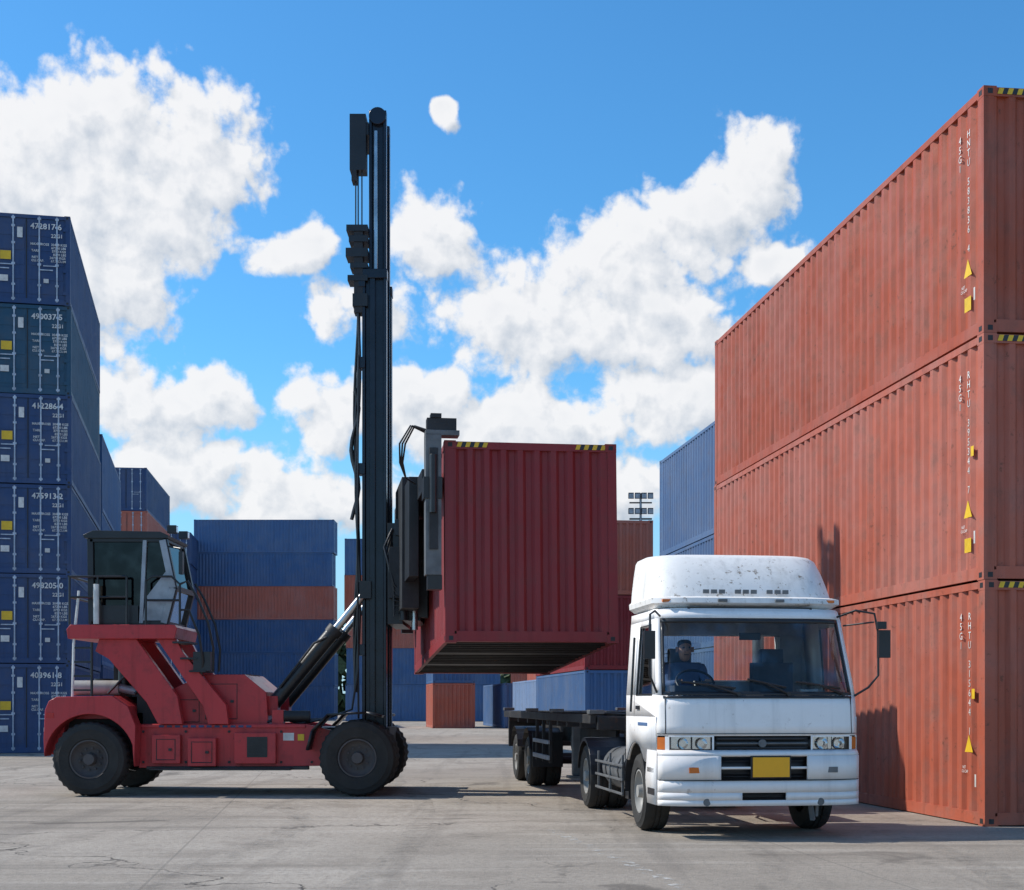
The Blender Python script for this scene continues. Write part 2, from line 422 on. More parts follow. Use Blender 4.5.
for s in(-1,1):
    def sp(pts):
        mb.face([(s*HW*tp(z),y,z) for y,z in pts],mWhite)
    arch=[(1.25+.56*math.cos(t),.44+.56*math.sin(t)) for t in [R(a) for a in range(158,20,-12)]]
    sp([(.2,.94),(.62,.94),(.73,.80)]+[p for p in arch if p[1]>.7][1:]+[(1.78,.80),(1.78,1.30),(.2,1.30)])
    sp([(.2,1.30),(1.78,1.30),(1.78,1.54),(.24,1.54),(.2,1.10)])
    sp([(.24,1.54),(.40,1.54),(.68,2.30),(.68,2.37),(.555,2.37)])
    sp([(.68,2.30),(1.22,2.30),(1.22,2.37),(.68,2.37)])
    sp([(1.22,1.54),(1.78,1.54),(1.78,2.37),(1.22,2.37)])
    sp([(.555,2.37),(1.78,2.37),(1.78,2.47),(.63,2.47)])
def bk(x0,x1,z0,z1): mb.face([(x0*tp(z0),1.78,z0),(x1*tp(z0),1.78,z0),(x1*tp(z1),1.78,z1),(x0*tp(z1),1.78,z1)],mWhite)
bk(-HW,HW,.8,1.72);bk(-HW,HW,2.24,2.47);bk(-HW,-.72,1.72,2.24);bk(.72,HW,1.72,2.24)
v=[];nx=30
for j in range(5):
    for i in range(nx+1):
        x=-HW+2*HW*i/nx;p=FP(x,2.47);t=j/4
        v.append((p[0]*(1-.05*math.sin(t*1.57)),p[1]+(1.78-p[1])*t,2.47+.05*math.sin(t*math.pi)**.6*(1-(abs(x)/HW)**6)))
fs=[(j*(nx+1)+i,j*(nx+1)+i+1,(j+1)*(nx+1)+i+1,(j+1)*(nx+1)+i) for j in range(4) for i in range(nx)]
mb.add(v,fs,mWhite)
mb.build('cab_shell',truck,solid=.025)
mb=MB()
fgrid(mb,-HW,HW,.80+.09,.94,mWhite,-.01,nz=2)
for s in(-1,1):
    fgrid(mb,s*.47,s*HW,.63,.89,mWhite,-.01,nz=2)
    fgrid(mb,s*.24,s*HW,.42,.50,mWhite,-.01,nz=1)
    mb.face([(s*HW,.19,.36),(s*HW,.62,.36),(s*HW,.72,.62),(s*HW,.62,.94),(s*HW,.19,.94)],mWhite)
fgrid(mb,-HW,HW,.50,.63,mWhite,-.01,nz=2)
fgrid(mb,-HW,HW,.36,.42,mWhite,-.01,nz=1)
fgrid(mb,-.47,.47,.75,.775,mWhite,-.005,nz=1)
mb.build('bumper',truck,solid=.03)
mb=MB()
fgrid(mb,-.5,.5,.60,.92,mBlack,.09);fgrid(mb,-.3,.3,.40,.52,mBlack,.08)
fgrid(mb,-HW+.02,HW-.02,.93,1.11,mBlack,.05)
for z in(.665,.70,.83,.865): fgrid(mb,-.46,.46,z,z+.008,mDarkSteel,.03,nz=1)
for z in(.45,.47): fgrid(mb,-.24,.24,z,z+.008,mDarkSteel,.03,nz=1)
fgrid(mb,-.50,.50,.955,.985,mDarkSteel,.005,nz=1);fgrid(mb,-.50,.50,1.01,1.03,mGreySteel,-.0,nz=1);fgrid(mb,-.50,.50,1.055,1.085,mDarkSteel,.005,nz=1)
fgrid(mb,-1.05,1.05,1.53,1.57,mBlack,-.004);fgrid(mb,-1.05,1.05,2.325,2.37,mBlack,-.004)
for s in(-1,1): fgrid(mb,s*1.02,s*1.05,1.57,2.325,mBlack,-.004,nx=2,nz=8)
fgrid(mb,-1.04,1.04,1.50,1.53,mBlack,-.008)
fgrid(mb,-HW,HW,1.118,1.126,mBlack,-.013,nz=1)
for s in(-1,1): fgrid(mb,s*1.02,s*1.027,1.12,1.50,mBlack,-.013,nx=1)
fgrid(mb,-HW,HW,.628,.636,mDarkSteel,-.027,nz=1)
mb.build('grille_and_trim',truck,solid=.01)
mb=MB()
fgrid(mb,-1.02,1.02,1.57,2.325,mGlass,.004,nz=10);
mb.build('windshield',truck)
mb=MB()
for s in(-1,1): mb.face([(s*(HW-.012)*tp(z),y,z) for y,z in[(.40,1.54),(1.22,1.54),(1.22,2.31),(.67,2.31)]],mGlass)
mb.face([(-.70,1.775,1.73),(.70,1.775,1.73),(.70,1.775,2.23),(-.70,1.775,2.23)],mGlass)
mb.build('side_windows',truck)
mb=MB()
for s in(-1,1):
    pts=[(.40,1.54),(1.22,1.54),(1.22,2.31),(.67,2.31),(.40,1.54)]
    mb.tube([(s*(HW+.006)*tp(z),y,z) for y,z in pts],.014,mBlack,6)
    mb.tube([(s*(HW+.004),y,z) for y,z in[(.36,1.52),(.30,1.02),(.62,.97)]],.006,mBlack,5)
    mb.tube([(s*(HW+.004)*tp(z),y,z) for y,z in[(1.27,2.36),(1.27,1.3),(1.22,1.05)]],.006,mBlack,5)
    mb.box(*sorted((s*HW,s*(HW+.03))),1.02,1.18,1.38,1.42,mBlack)
    mb.box(*sorted((s*(HW-.02),s*(HW+.02))),.25,.58,.46,.53,mBlack);mb.box(*sorted((s*(HW-.02),s*(HW+.015))),.3,.62,.70,.75,mBlack)
    mb.tube([(s*(HW+.05)*tp(z),y,z) for y,z in[(1.34,1.35),(1.36,2.2)]],.014,mBlack,8)
    mb.box(*sorted((s*(HW+.013),s*(HW+.018))),.62,1.1,1.20,1.235,mBlue)
    arc=[(1.25+.57*math.cos(R(a)),.44+.57*math.sin(R(a))) for a in range(165,-10,-12)]
    for (y0,z0),(y1,z1) in zip(arc,arc[1:]):
        mb.add([(s*(HW+.02),y0,z0),(s*(HW+.02),y1,z1),(s*.55,y1,z1),(s*.55,y0,z0)],[(0,1,2,3)],mBlack)
mb.build('door_details',truck,solid=0)
mb=MB()
for s in(-1,1):
    fgrid(mb,s*.55,s*.98,.95,1.09,mChrome,.035);
    fgrid(mb,s*.54,s*.99,.945,1.095,mLens,-.012)
    for xx in(.66,.86):
        p=Vector(FP(s*xx,1.02,.0));mb.lathe(p+Vector((0,.02,0)),(0,-1,0),[(.062,.02),(.05,-.0),(.02,-.03),(.001,-.035)],mChrome,20)
    fgrid(mb,s*.76,s*.77,.95,1.09,mBlack,-.014)
    fgrid(mb,s*.53,s*.55,.94,1.10,mWhite,-.015,nx=2)
    fgrid(mb,s*.53,s*1.0,1.09,1.105,mWhite,-.015);fgrid(mb,s*.53,s*1.0,.937,.95,mWhite,-.015)
    fgrid(mb,s*1.03,s*HW,.955,1.085,mAmber,-.012,nx=3)
    fgrid(mb,s*.99,s*1.03,.945,1.095,mWhite,-.012,nx=2)
    mb.box(*sorted((s*HW,s*(HW+.008))),.22,.34,.96,1.08,mAmber)
    mb.box(s*.72-.09,s*.72+.09,-.062,-.04,.71,.77,mAmber if s<0 else mGreySteel)
    mb.cyl((s*.62,-.065,.40),(s*.62,-.03,.40),.04,mGreySteel,18)
# licence lamp bracket and tow hook under the bumper
mb.bar((.52,-.03,.36),(.56,.02,.20),.05,.03,mGreySteel);mb.bar((.60,.0,.36),(.60,.02,.24),.03,.03,mGreySteel)
mb.build('headlights',truck)
mb=MB()
mb.box(-.13,.27,-.095,-.080,.665,.875,mPlate);mb.box(-.15,.29,-.080,-.06,.65,.89,mDarkSteel)
mb.build('number_plate',truck,bevel=.004)
mb=MB();mb.cyl((0,-.012,1.02),(0,.02,1.02),.045,mGreySteel,24);mb.build('badge',truck,bevel=.006)
mb=MB()
secs=[(2.50,1.01,.52,1.80,.10),(2.545,1.065,.42,1.82,.10),(2.60,1.07,.44,1.82,.10),(2.615,1.06,.50,1.82,.12),(2.625,1.045,.60,1.82,.14),(2.75,1.035,.66,1.82,.16),(2.92,1.015,.78,1.82,.17),(3.08,.99,.93,1.82,.18),(3.115,.97,.99,1.81,.2),(3.13,.93,1.06,1.78,.2)]
def ring(z,hx,y0,y1,rad):
    pts=[]
    for i in range(33):
        x=-hx+2*hx*i/32; pts.append((x,y0+rad*1.5*(abs(x)/hx)**8+.05*(abs(x)/hx)**2,z))
    for i in range(1,6): pts.append((hx,y0+rad*1.5+.05+(y1-y0-rad*1.5-.05)*i/5,z))
    for i in range(1,9): pts.append((hx-2*hx*i/8,y1,z))
    for i in range(1,5): pts.append((-hx,y1+(y0+rad*1.5+.05-y1)*i/5,z))
    return pts
rings=[ring(*s) for s in secs];n=len(rings[0]);v=[p for r in rings for p in r];fs=[]
for j in range(len(rings)-1):
    for i in range(n): fs.append((j*n+i,j*n+(i+1)%n,(j+1)*n+(i+1)%n,(j+1)*n+i))
fs.append([ (len(rings)-1)*n+i for i in range(n)]);fs.append(list(range(n))[::-1])
mb.add(v,fs,mWhiteOld)
mb.build('roof_deflector',truck)
mb=MB()
for x in(-.92,-.32,.32,.92):
    mb.box(x-.05,x+.05,.40+.15*(abs(x))**5,.44+.2*abs(x)**5,2.555,2.585,mAmber if abs(x)>.5 else mGreySteel)
mb.box(-.7,.7,.46,.50,2.47,2.50,mBlack)
for k in range(11): 
    if k not in(3,7): mb.box(-.50+k*.09,-.43+k*.09,.570,.580,2.655,2.70,mGreySteel)
mb.build('marker_lamps',truck,bevel=.003)
mb=MB()
mb.box(-1.0,1.0,.35,1.7,1.02,1.06,mInterior);mb.box(-1.0,1.0,1.70,1.74,1.0,1.71,mInterior)
mb.box(-1.0,1.0,1.70,1.74,2.25,2.42,mInterior);mb.box(-1.0,-.73,1.70,1.74,1.71,2.25,mInterior);mb.box(.73,1.0,1.70,1.74,1.71,2.25,mInterior)
mb.box(-1.0,1.0,.30,.62,1.2,1.56,mSeat);mb.box(-.85,-.2,.45,.66,1.5,1.64,mSeat)
for x in(-.55,.55):
    mb.box(x-.24,x+.24,1.0,1.5,1.18,1.38,mSeat);mb.box(x-.24,x+.24,1.40,1.55,1.35,1.92,mSeat);mb.box(x-.13,x+.13,1.42,1.52,1.92,2.08,mSeat)
mb.box(-.2,.2,1.0,1.5,1.1,1.4,mSeat)
mb.box(-.12,.12,.47,.48,2.14,2.22,mBlack)
mb.box(.55,.75,.40,.55,1.56,1.60,mWhiteTxt)
mb.build('interior',truck,bevel=.03)
mb=MB()
pts=[]
for k in range(25):
    t=2*math.pi*k/24;pts.append((-.55+.21*math.cos(t),.72+.21*math.sin(t)*.75,1.68+.21*math.sin(t)*.65))
mb.tube(pts,.014,mBlack,8);mb.cyl((-.55,.6,1.55),(-.55,.72,1.68),.03,mBlack)
mb.bar((-.74,.72,1.68),(-.36,.72,1.68),.03,.02,mBlack)
mb.build('steering_wheel',truck)
mb=MB()
for x0,x1,dz in((-.25,-.86,.10),(.30,-.14,.13),(.93,.40,.10)):
    a=Vector(FP(x0,1.545,-.03));b=Vector(FP((x0+x1)/2,1.60+dz*.4,-.035))
    mb.tube([a,b],.012,mBlack,6)
    mb.tube([Vector(FP(x0+(x1-x0)*t,1.585+dz*(.2+.8*t*.9)*1.0,-.025)) for t in(0.05,.25,.5,.75,1)],.012,mBlack,6)
    mb.cyl(a+Vector((0,.03,0)),a-Vector((0,.01,0)),.022,mBlack,10)
p=FP(.96,1.63,-.001);mb.face([(p[0]-.03,p[1],1.60),(p[0]+.025,p[1]+.01,1.60),(p[0]+.025,p[1]+.04,1.68),(p[0]-.03,p[1]+.03,1.68)],mRedLens)
mb.build('wipers',truck)
mb=MB()
mb.tube([(1.0,.50,2.40),(1.12,.25,2.46),(1.30,.16,2.42),(1.34,.15,2.2),(1.34,.15,1.75),(1.24,.18,1.62),(1.09,.24,1.52)],.013,mBlack,8)
mb.tube([(1.04,.42,2.30),(1.30,.17,2.33)],.010,mBlack,8)
mb.box(1.33,1.46,.10,.17,1.94,2.24,mBlack);mb.box(1.30,1.40,.06,.12,2.25,2.33,mBlack)
mb.box(1.34,1.45,.17,.174,1.96,2.22,mChrome)
mb.tube([(-1.0,.50,2.40),(-1.10,.30,2.44),(-1.17,.22,2.40),(-1.18,.2,2.15),(-1.18,.2,1.75),(-1.09,.24,1.56)],.013,mBlack,8)
mb.box(-1.25,-1.13,.14,.21,1.92,2.22,mBlack);mb.box(-1.24,-1.14,.21,.214,1.94,2.2,mChrome)
mb.build('mirrors',truck,bevel=.012)
mb=MB()
for s in(-1,1):
    wheel(mb,(s*1.06,1.25,.445),s,.445,.25,mRim,hub=.56)
    wheel(mb,(s*1.06,4.75,.445),s,.445,.23,mRim,dual=True)
    wheel(mb,(s*1.12,10.3,.445),s,.445,.23,mRim,dual=True);wheel(mb,(s*1.12,12.0,.445),s,.445,.23,mRim,dual=True)
for y in(1.25,4.75,10.3,12.0): mb.cyl((-.9,y,.445),(.9,y,.445),.07,mChassis)
mb.build('wheels',truck)
mb=MB()
for s in(-1,1):
    mb.box(*sorted((s*.34,s*.42)),.3,6.2,.62,.84,mChassis)
    arc=[(4.75+.54*math.cos(R(a)),.44+.54*math.sin(R(a))) for a in range(175,0,-15)]
    for (y0,z0),(y1,z1) in zip(arc,arc[1:]):
        mb.add([(s*1.1,y0,z0),(s*1.1,y1,z1),(s*.52,y1,z1),(s*.52,y0,z0),(s*1.1,y0,z0-.05),(s*1.1,y1,z1-.05)],[(0,1,2,3),(0,1,5,4)],mBlack)
    mb.box(*sorted((s*.55,s*1.04)),5.32,5.34,.25,.62,mBlack)
mb.cyl((-.78,2.35,.62),(-.78,3.65,.62),.27,mGreySteel,24)
for y in(2.6,3.4): mb.lathe((-.78,y,.62),(0,1,0),[(.275,-.02),(.28,-.02),(.28,.02),(.275,.02)],mBlack,24)
mb.box(.5,1.03,2.3,3.3,.38,.85,mChassis)
mb.box(-1.03,-.98,2.05,2.25,.3,.9,mBlack)
for z in(.35,.52,.69): mb.bar((-1.07,2.2,z),(-1.07,4.0,z),.025,.03,mGreySteel)
for y in(2.3,3.1,3.9): mb.bar((-1.05,y,.32),(-1.05,y,.82),.03,.03,mGreySteel)
mb.box(-.45,.45,4.3,5.2,.95,1.05,mDarkSteel)
mb.box(-.9,.9,1.95,2.2,.9,1.35,mChassis)
mb.cyl((.55,2.0,.9),(.55,2.0,2.5),.07,mGreySteel,16)
mb.cyl((-.9,2.1,1.5),(.9,2.1,1.5),.03,mSilverDull)
for s in(-1,1): mb.bar((s*.9,2.1,.9),(s*.9,2.1,1.55),.05,.05,mChassis)
for k in range(3): mb.tube([(-.3+.15*k,2.2,1.4),(-.4+.15*k,2.6,1.15),(-.3+.15*k,3.2,1.1),(-.3+.1*k,3.6,1.25)],.018,(mRedLens,mBlue,mBlack)[k])
mb.build('tractor_chassis',truck,bevel=.008)
mb=MB()
for s in(-1,1):
    mb.box(*sorted((s*.40,s*.52)),3.6,13.4,1.06,1.28,mChassis)
    mb.box(*sorted((s*.36,s*.56)),3.6,13.4,1.283,1.305,mChassis)
    mb.box(*sorted((s*1.12,s*1.2)),3.7,13.4,1.18,1.30,mChassis)
    mb.box(*sorted((s*.43,s*.49)),5.6,13.2,.78,1.055,mChassis)
    for y in(3.75,7.1,9.9,13.25): mb.box(*sorted((s*1.02,s*1.22)),y-.1,y+.1,1.306,1.36,mGreySteel)
    mb.bar((s*.85,6.9,.35),(s*.85,6.9,1.1),.12,.12,mGreySteel);mb.box(*sorted((s*.72,s*.98)),6.75,7.05,.30,.34,mGreySteel)
    for yc in(10.3,12.0):
        arc=[(yc+.56*math.cos(R(a)),.46+.56*math.sin(R(a))) for a in range(160,10,-15)]
        for (y0,z0),(y1,z1) in zip(arc,arc[1:]):
            mb.add([(s*1.17,y0,z0),(s*1.17,y1,z1),(s*.6,y1,z1),(s*.6,y0,z0)],[(0,1,2,3)],mBlack)
    mb.box(*sorted((s*.62,s*1.15)),9.62,9.64,.35,.95,mBlack)
    mb.box(*sorted((s*1.15,s*1.19)),7.6,9.3,.55,.62,mSilverDull);mb.box(*sorted((s*1.15,s*1.19)),7.6,9.3,.80,.86,mSilverDull)
    for y in(7.7,8.45,9.2): mb.box(*sorted((s*1.1,s*1.15)),y-.03,y+.03,.5,1.2,mChassis)
for y in(3.7,5.0,6.2,7.1,8.2,9.3,10.6,11.9,13.3): mb.box(-1.11,1.11,y-.07,y+.07,1.10,1.27,mChassis)
mb.box(-1.1,1.1,13.4,13.5,.6,1.3,mChassis)
mb.cyl((-.6,8.8,.8),(.6,8.8,.8),.14,mGreySteel,18)
mb.build('skeletal_trailer',truck,bevel=.006)

drv=empty('truck_driver',truck.location,truck.rotation_euler)
def mkskin(name,verts,edges,rad,mat):
    me=bpy.data.meshes.new(name);me.from_pydata(verts,edges,[])
    me.materials.append(mat)
    o=bpy.data.objects.new(name,me);COL.objects.link(o);o.parent=drv
    o.modifiers.new('s','SKIN')
    if not me.skin_vertices: 
        bm=bmesh.new();bm.from_mesh(me);bm.verts.layers.skin.verify();bm.to_mesh(me);bm.free()
    sv=me.skin_vertices[0].data
    for i,r in enumerate(rad): sv[i].radius=r if isinstance(r,tuple) else (r,r)
    sv[0].use_root=True
    k=o.modifiers.new('u','SUBSURF');k.levels=2;k.render_levels=2
    return o
x=-.55
try:
    V=[(x,1.28,1.42),(x,1.27,1.62),(x,1.25,1.82),(x,1.24,1.92),
       (x-.19,1.24,1.85),(x-.24,1.08,1.66),(x-.17,.86,1.68),
       (x+.19,1.24,1.85),(x+.24,1.08,1.66),(x+.17,.86,1.68),
       (x-.1,.95,1.42),(x-.11,.8,1.15),(x+.1,.95,1.42),(x+.11,.8,1.15)]
    E=[(0,1),(1,2),(2,3),(2,4),(4,5),(5,6),(2,7),(7,8),(8,9),(0,10),(10,11),(0,12),(12,13)]
    mkskin('torso_and_arms',V,E,[(.16,.12),(.16,.11),(.17,.10),.06,.065,.045,.033,.065,.045,.033,.08,.06,.08,.06],mShirt)
    mkskin('head',[(x,1.22,1.92),(x,1.20,2.0),(x,1.19,2.08),(x,1.20,2.15)],[(0,1),(1,2),(2,3)],[.05,.075,.088,.06],mSkin)
    mkskin('hair',[(x,1.225,2.06),(x,1.22,2.13),(x,1.22,2.18)],[(0,1),(1,2)],[.085,.094,.07],mHair)
    mbf=MB();mbf.cyl((x,1.13,2.055),(x,1.10,2.03),.012,mSkin,8,.018)
    for s in(-1,1): mbf.cyl((x+s*.033,1.125,2.08),(x+s*.033,1.112,2.08),.012,mHair,8);mbf.cyl((x+s*.09,1.2,2.03),(x+s*.09,1.2,2.09),.018,mSkin,8)
    mbf.box(x-.025,x+.025,1.118,1.13,1.995,2.003,mHair)
    mbf.build('face',drv)
    for s in(-1,1):
        c=Vector((x+s*.17,.86,1.68))
        for k in range(4):
            b=c+Vector((s*(-.03+.02*k),-.05,.01));
            mkskin('finger',[tuple(c+Vector((s*(-.03+.02*k)*.7,-.01,0))),tuple(b+Vector((0,-.02,.02))),tuple(b+Vector((0,-.055,.005))),tuple(b+Vector((0,-.05,-.025+.003*k)))],[(0,1),(1,2),(2,3)],[.012,.010,.009,.008],mSkin)
        mkskin('thumb',[tuple(c),tuple(c+Vector((-s*.045,-.03,.01))),tuple(c+Vector((-s*.05,-.07,.0)))],[(0,1),(1,2)],[.014,.011,.009],mSkin)
        mkskin('palm',[tuple(c+Vector((0,.03,0))),tuple(c+Vector((0,-.02,.0))),tuple(c+Vector((0,-.05,.015)))],[(0,1),(1,2)],[.026,(.038,.018),(.036,.015)],mSkin)
except Exception as ex: print('DRIVER',ex)

# ---------------------------------------------------------------- HANDLER
hd=empty('container_handler_forklift',(-4.45,23.8,0))
mb=MB()
for s in(-1,1):
    ax=Vector((0,s,0))
    wheel(mb,(-2.09,s*1.38,.58),ax,.58,.36,mRimDk,tread=.022,seg=64,hub=.52)
    wheel(mb,(2.06,s*1.40,.60),ax,.60,.38,mRimDk,tread=.022,seg=64,hub=.50)
    wheel(mb,(2.06,s*.95,.60),ax,.60,.38,mRimDk,tread=.022,seg=64,hub=.50)
mb.cyl((2.06,-1.2,.6),(2.06,1.2,.6),.14,mChassis);mb.cyl((-2.09,-1.2,.58),(-2.09,1.2,.58),.12,mChassis)
mb.build('wheels',hd)
mb=MB()
for s in(-1,1):
    y0,y1=sorted((s*.98,s*.90))
    mb.prism([(-1.42,.43),(1.45,.46),(1.5,.7),(1.62,1.02),(1.2,1.12),(-1.42,1.12)],'y',y0,y1,mRed)
    mb.box(-1.3,1.25,*sorted((s*1.0,s*.88)),.40,.455,mBlack)
    mb.box(-1.38,1.2,*sorted((s*.98,s*1.005)),1.06,1.11,mRed)
mb.box(-1.42,1.45,-.9,.9,.5,1.0,mDarkSteel)
mb.box(-2.8,-1.40,-.8,.8,.55,1.3,mDarkSteel)
mb.box(1.3,2.5,-.72,.72,.62,1.06,mDarkSteel)
mb.box(-.62,-.18,-1.14,-.98,.46,.9,mRed);mb.box(-1.2,-.75,-1.08,-.98,.5,.95,mRed);mb.box(.1,.75,-1.10,-.98,.50,.98,mRed)
mb.box(-1.2,1.0,-1.22,-1.0,.40,.43,mBlack)
arch=[(-2.09+.70*math.cos(R(a)),.58+.70*math.sin(R(a))) for a in range(10,176,8)]
poly=[(-1.40,.46),(-1.42,.70)]+arch[1:]+[(-2.79,.62),(-2.80,.9),(-2.78,1.34),(-2.72,1.48),(-2.60,1.545),(-1.75,1.56),(-1.50,1.40),(-1.38,1.1)]
mb.prism(poly,'y',-1.36,-1.0,mRed);mb.prism(poly,'y',1.0,1.36,mRed)
mb.prism([(-2.80,.9),(-2.82,.66),(-2.66,.60),(-2.56,1.2),(-1.5,1.2),(-1.5,1.40),(-1.75,1.562),(-2.60,1.547),(-2.72,1.482),(-2.78,1.34)],'y',-.997,.997,mRed)
hood=[(-.97,1.05),(-.97,1.65),(-.42,1.90),(.22,1.90),(.56,1.62),(.60,1.05)]
mb.prism(hood,'y',-.86,.86,mRed)
mb.prism([(-1.5,1.05),(-1.5,1.62),(-1.0,1.62),(-1.0,1.05)],'y',-.8,.8,mDarkSteel)
for y0,y1 in((-1.15,-1.0),(-.1,.05)):
    mb.prism([(-2.0,2.45),(-1.42,2.45),(-.78,1.56),(-.70,1.12),(-1.08,1.12),(-1.26,1.46),(-1.85,2.14),(-2.06,2.26)],'y',y0,y1,mRed)
    mb.prism([(-1.10,2.45),(-.80,2.45),(-.70,2.25),(-.02,1.42),(.02,1.12),(-.30,1.12),(-.38,1.4)],'y',y0+.01,y1-.01,mRed)
mb.prism([(-2.46,2.45),(-.80,2.45),(-.76,2.62),(-.80,2.67),(-2.42,2.67),(-2.48,2.6)],'y',-1.25,.25,mRed)
mb.build('frame',hd,bevel=.015)
mb=MB()
mb.box(.30,.62,-1.104,-1.10,.60,.92,mBlack)
for k in range(6): mb.box(.31,.61,-1.112,-1.104,.63+k*.048,.645+k*.048,mDarkSteel)
mb.box(.85,1.02,-.99,-.981,.86,.98,mWhiteTxt);mb.box(1.08,1.18,-.99,-.981,.86,.96,mYellow)
mb.box(-2.81,-2.79,-1.2,-.95,1.0,1.2,mRedLens);mb.box(-2.76,-2.64,-1.37,-1.36,1.22,1.30,mRedLens)
for k in range(12): mb.box(-1.1+k*.125,-1.02+k*.125,-1.01,-1.004,1.065,1.10,mNavy)
for x0,x1,z0,z1,y in((-.9,-.5,1.15,1.5,-.862),(-.4,.1,1.2,1.75,-.862),(-1.12,-.83,.56,.88,-1.082),(-.56,-.24,.52,.84,-1.142)):
    mb.tube([(x0,y,z0),(x1,y,z0),(x1,y,z1),(x0,y,z1),(x0,y,z0)],.008,mBlack,5)
    mb.box(x1-.10,x1-.05,y-.02,y,(z0+z1)/2-.02,(z0+z1)/2+.02,mBlack)
for x0 in(-1.35,-.68,.0,.82,1.3):
    for z0 in(.52,1.0): mb.cyl((x0,-.985,z0),(x0,-1.0,z0),.022,mDarkSteel,6)
for k in range(8): mb.box(-.3+.07*k,-.26+.07*k,-.5,.5,1.902,1.912,mBlack)
mb.build('panels_and_labels',hd)
mb=MB()
mb.cyl((-2.52,-.7,1.69),(-1.8,-.7,1.69),.12,mRim,18);mb.cyl((-1.8,-.7,1.69),(-1.45,-.7,1.62),.07,mSilverDull,14)
mb.cyl((-1.68,-.3,1.6),(-1.68,-.3,1.95),.10,mBlack,14);mb.cyl((-2.3,.2,1.6),(-2.3,.2,1.85),.16,mBlack,18)
mb.box(-1.6,-1.2,-.7,.4,1.55,1.85,mDarkSteel)
mb.tube([(-1.5,-.9,1.6),(-1.35,-.95,1.75),(-1.1,-.95,1.72),(-.95,-.9,1.5)],.03,mBlack)
mb.tube([(-1.9,-1.0,1.6),(-1.6,-1.05,1.9),(-1.3,-1.0,1.6)],.022,mBlack)
mb.tube([(-2.4,-1.2,1.55),(-2.38,-1.2,2.4),(-2.30,-1.2,3.2)],.022,mWhiteTxt)
mb.tube([(-2.1,-1.2,1.55),(-2.1,-1.2,2.4)],.022,mBlack)
for k in range(4): mb.bar((-2.38,-1.2,1.65+k*.22),(-2.1,-1.2,1.65+k*.22),.03,.03,mBlack)
mb.box(-1.95,-1.45,-.5,.3,1.55,2.1,mDarkSteel);mb.cyl((-1.75,-.62,1.62),(-1.75,-.62,2.2),.09,mBlack,14)
for k in range(4): mb.tube([(-1.7+.05*k,-.9,2.44),(-1.62+.05*k,-.95,2.1),(-1.5+.08*k,-.95,1.8),(-1.3+.1*k,-.9,1.55)],.02,mBlack)
for k in range(3): mb.tube([(.58,-.88+.05*k,1.15),(.8,-.86+.05*k,1.2+.03*k),(1.1,-.8+.05*k,1.12+.03*k),(1.5,-.75,1.2),(1.9,-.70,1.35),(2.0,-.68,2.0)],.018,mBlack)
mb.cyl((.85,-.84,1.24),(1.25,-.84,1.24),.09,mDarkSteel,16);mb.box(.66,.84,-.9,-.7,1.12,1.34,mRed)
mb.build('exhaust_and_ladder',hd)
mb=MB()
for s in(-1,1):
    arc=[(1.28,.72),(1.36,1.02),(1.60,1.27),(2.2,1.30),(2.42,1.24)]
    y0,y1=sorted((s*1.42,s*.80))
    for (xa,za),(xb,zb) in zip(arc,arc[1:]): mb.add([(xa,y0,za),(xb,y0,zb),(xb,y1,zb),(xa,y1,za)],[(0,1,2,3)],mBlack)
mb.build('mudguards',hd,solid=.035)
mb=MB()
cabp=[(-2.14,2.69),(-.98,2.69),(-.84,3.25),(-1.0,4.02),(-2.16,4.02)]
for y in(-1.05,.15):
    for (a,b) in zip(cabp,cabp[1:]+cabp[:1]):
        mb.bar((a[0],y,a[1]),(b[0],y,b[1]),.09,.09,mBlack,up=(0,1,0))
for p in cabp: mb.bar((p[0],-1.05,p[1]),(p[0],.15,p[1]),.08,.08,mBlack)
mb.prism([(-2.24,4.03),(-.94,4.03),(-.92,4.07),(-1.05,4.13),(-2.1,4.15),(-2.26,4.08)],'y',-1.13,.23,mBlack)
mb.bar((-1.36,-1.06,2.7),(-1.30,-1.06,4.0),.06,.08,mSilverDull,up=(0,1,0))
mb.prism([(-1.33,2.74),(-.99,2.74),(-.87,3.25),(-.94,3.55),(-1.28,3.10)],'y',-1.105,-1.095,mSilverDull)
mb.bar((-1.02,-1.10,4.0),(-.86,-1.10,3.25),.10,.05,mSilverDull,up=(0,1,0));mb.bar((-.86,-1.10,3.25),(-1.0,-1.10,2.7),.10,.05,mSilverDull,up=(0,1,0))
mb.box(-2.10,-1.4,-1.108,-1.096,2.7,2.98,mBlack)
for yy in(-.9,-.1):
    mb.box(-.98,-.84,yy-.08,yy+.08,4.13,4.25,mBlack);mb.box(-.84,-.835,yy-.06,yy+.06,4.145,4.235,mChrome)
mb.box(-.72,-.66,-1.32,-1.2,3.45,3.8,mBlack);mb.tube([(-.92,-1.1,3.9),(-.7,-1.26,3.85),(-.69,-1.26,3.75)],.015,mBlack)
mb.box(-1.9,-1.4,-.7,-.2,2.95,3.1,mSeat);mb.box(-1.98,-1.85,-.7,-.2,3.05,3.7,mSeat);mb.box(-1.2,-1.05,-.7,-.2,2.7,3.25,mSeat)
mb.build('operator_cab',hd,bevel=.012)
mb=MB()
for y in(-1.045,.145): mb.face([(a,y,b) for a,b in cabp],mGlassDk)
for a,b in zip(cabp,cabp[1:]+cabp[:1]):
    if a[1]==b[1]: continue
    mb.face([(a[0],-1.0,a[1]),(b[0],-1.0,b[1]),(b[0],.1,b[1]),(a[0],.1,a[1])],mGlassDk)
mb.build('cab_glass',hd)
mb=MB()
r=.019
def rail(p,m=mBlack,rr=r): mb.tube(p,rr,m,8)
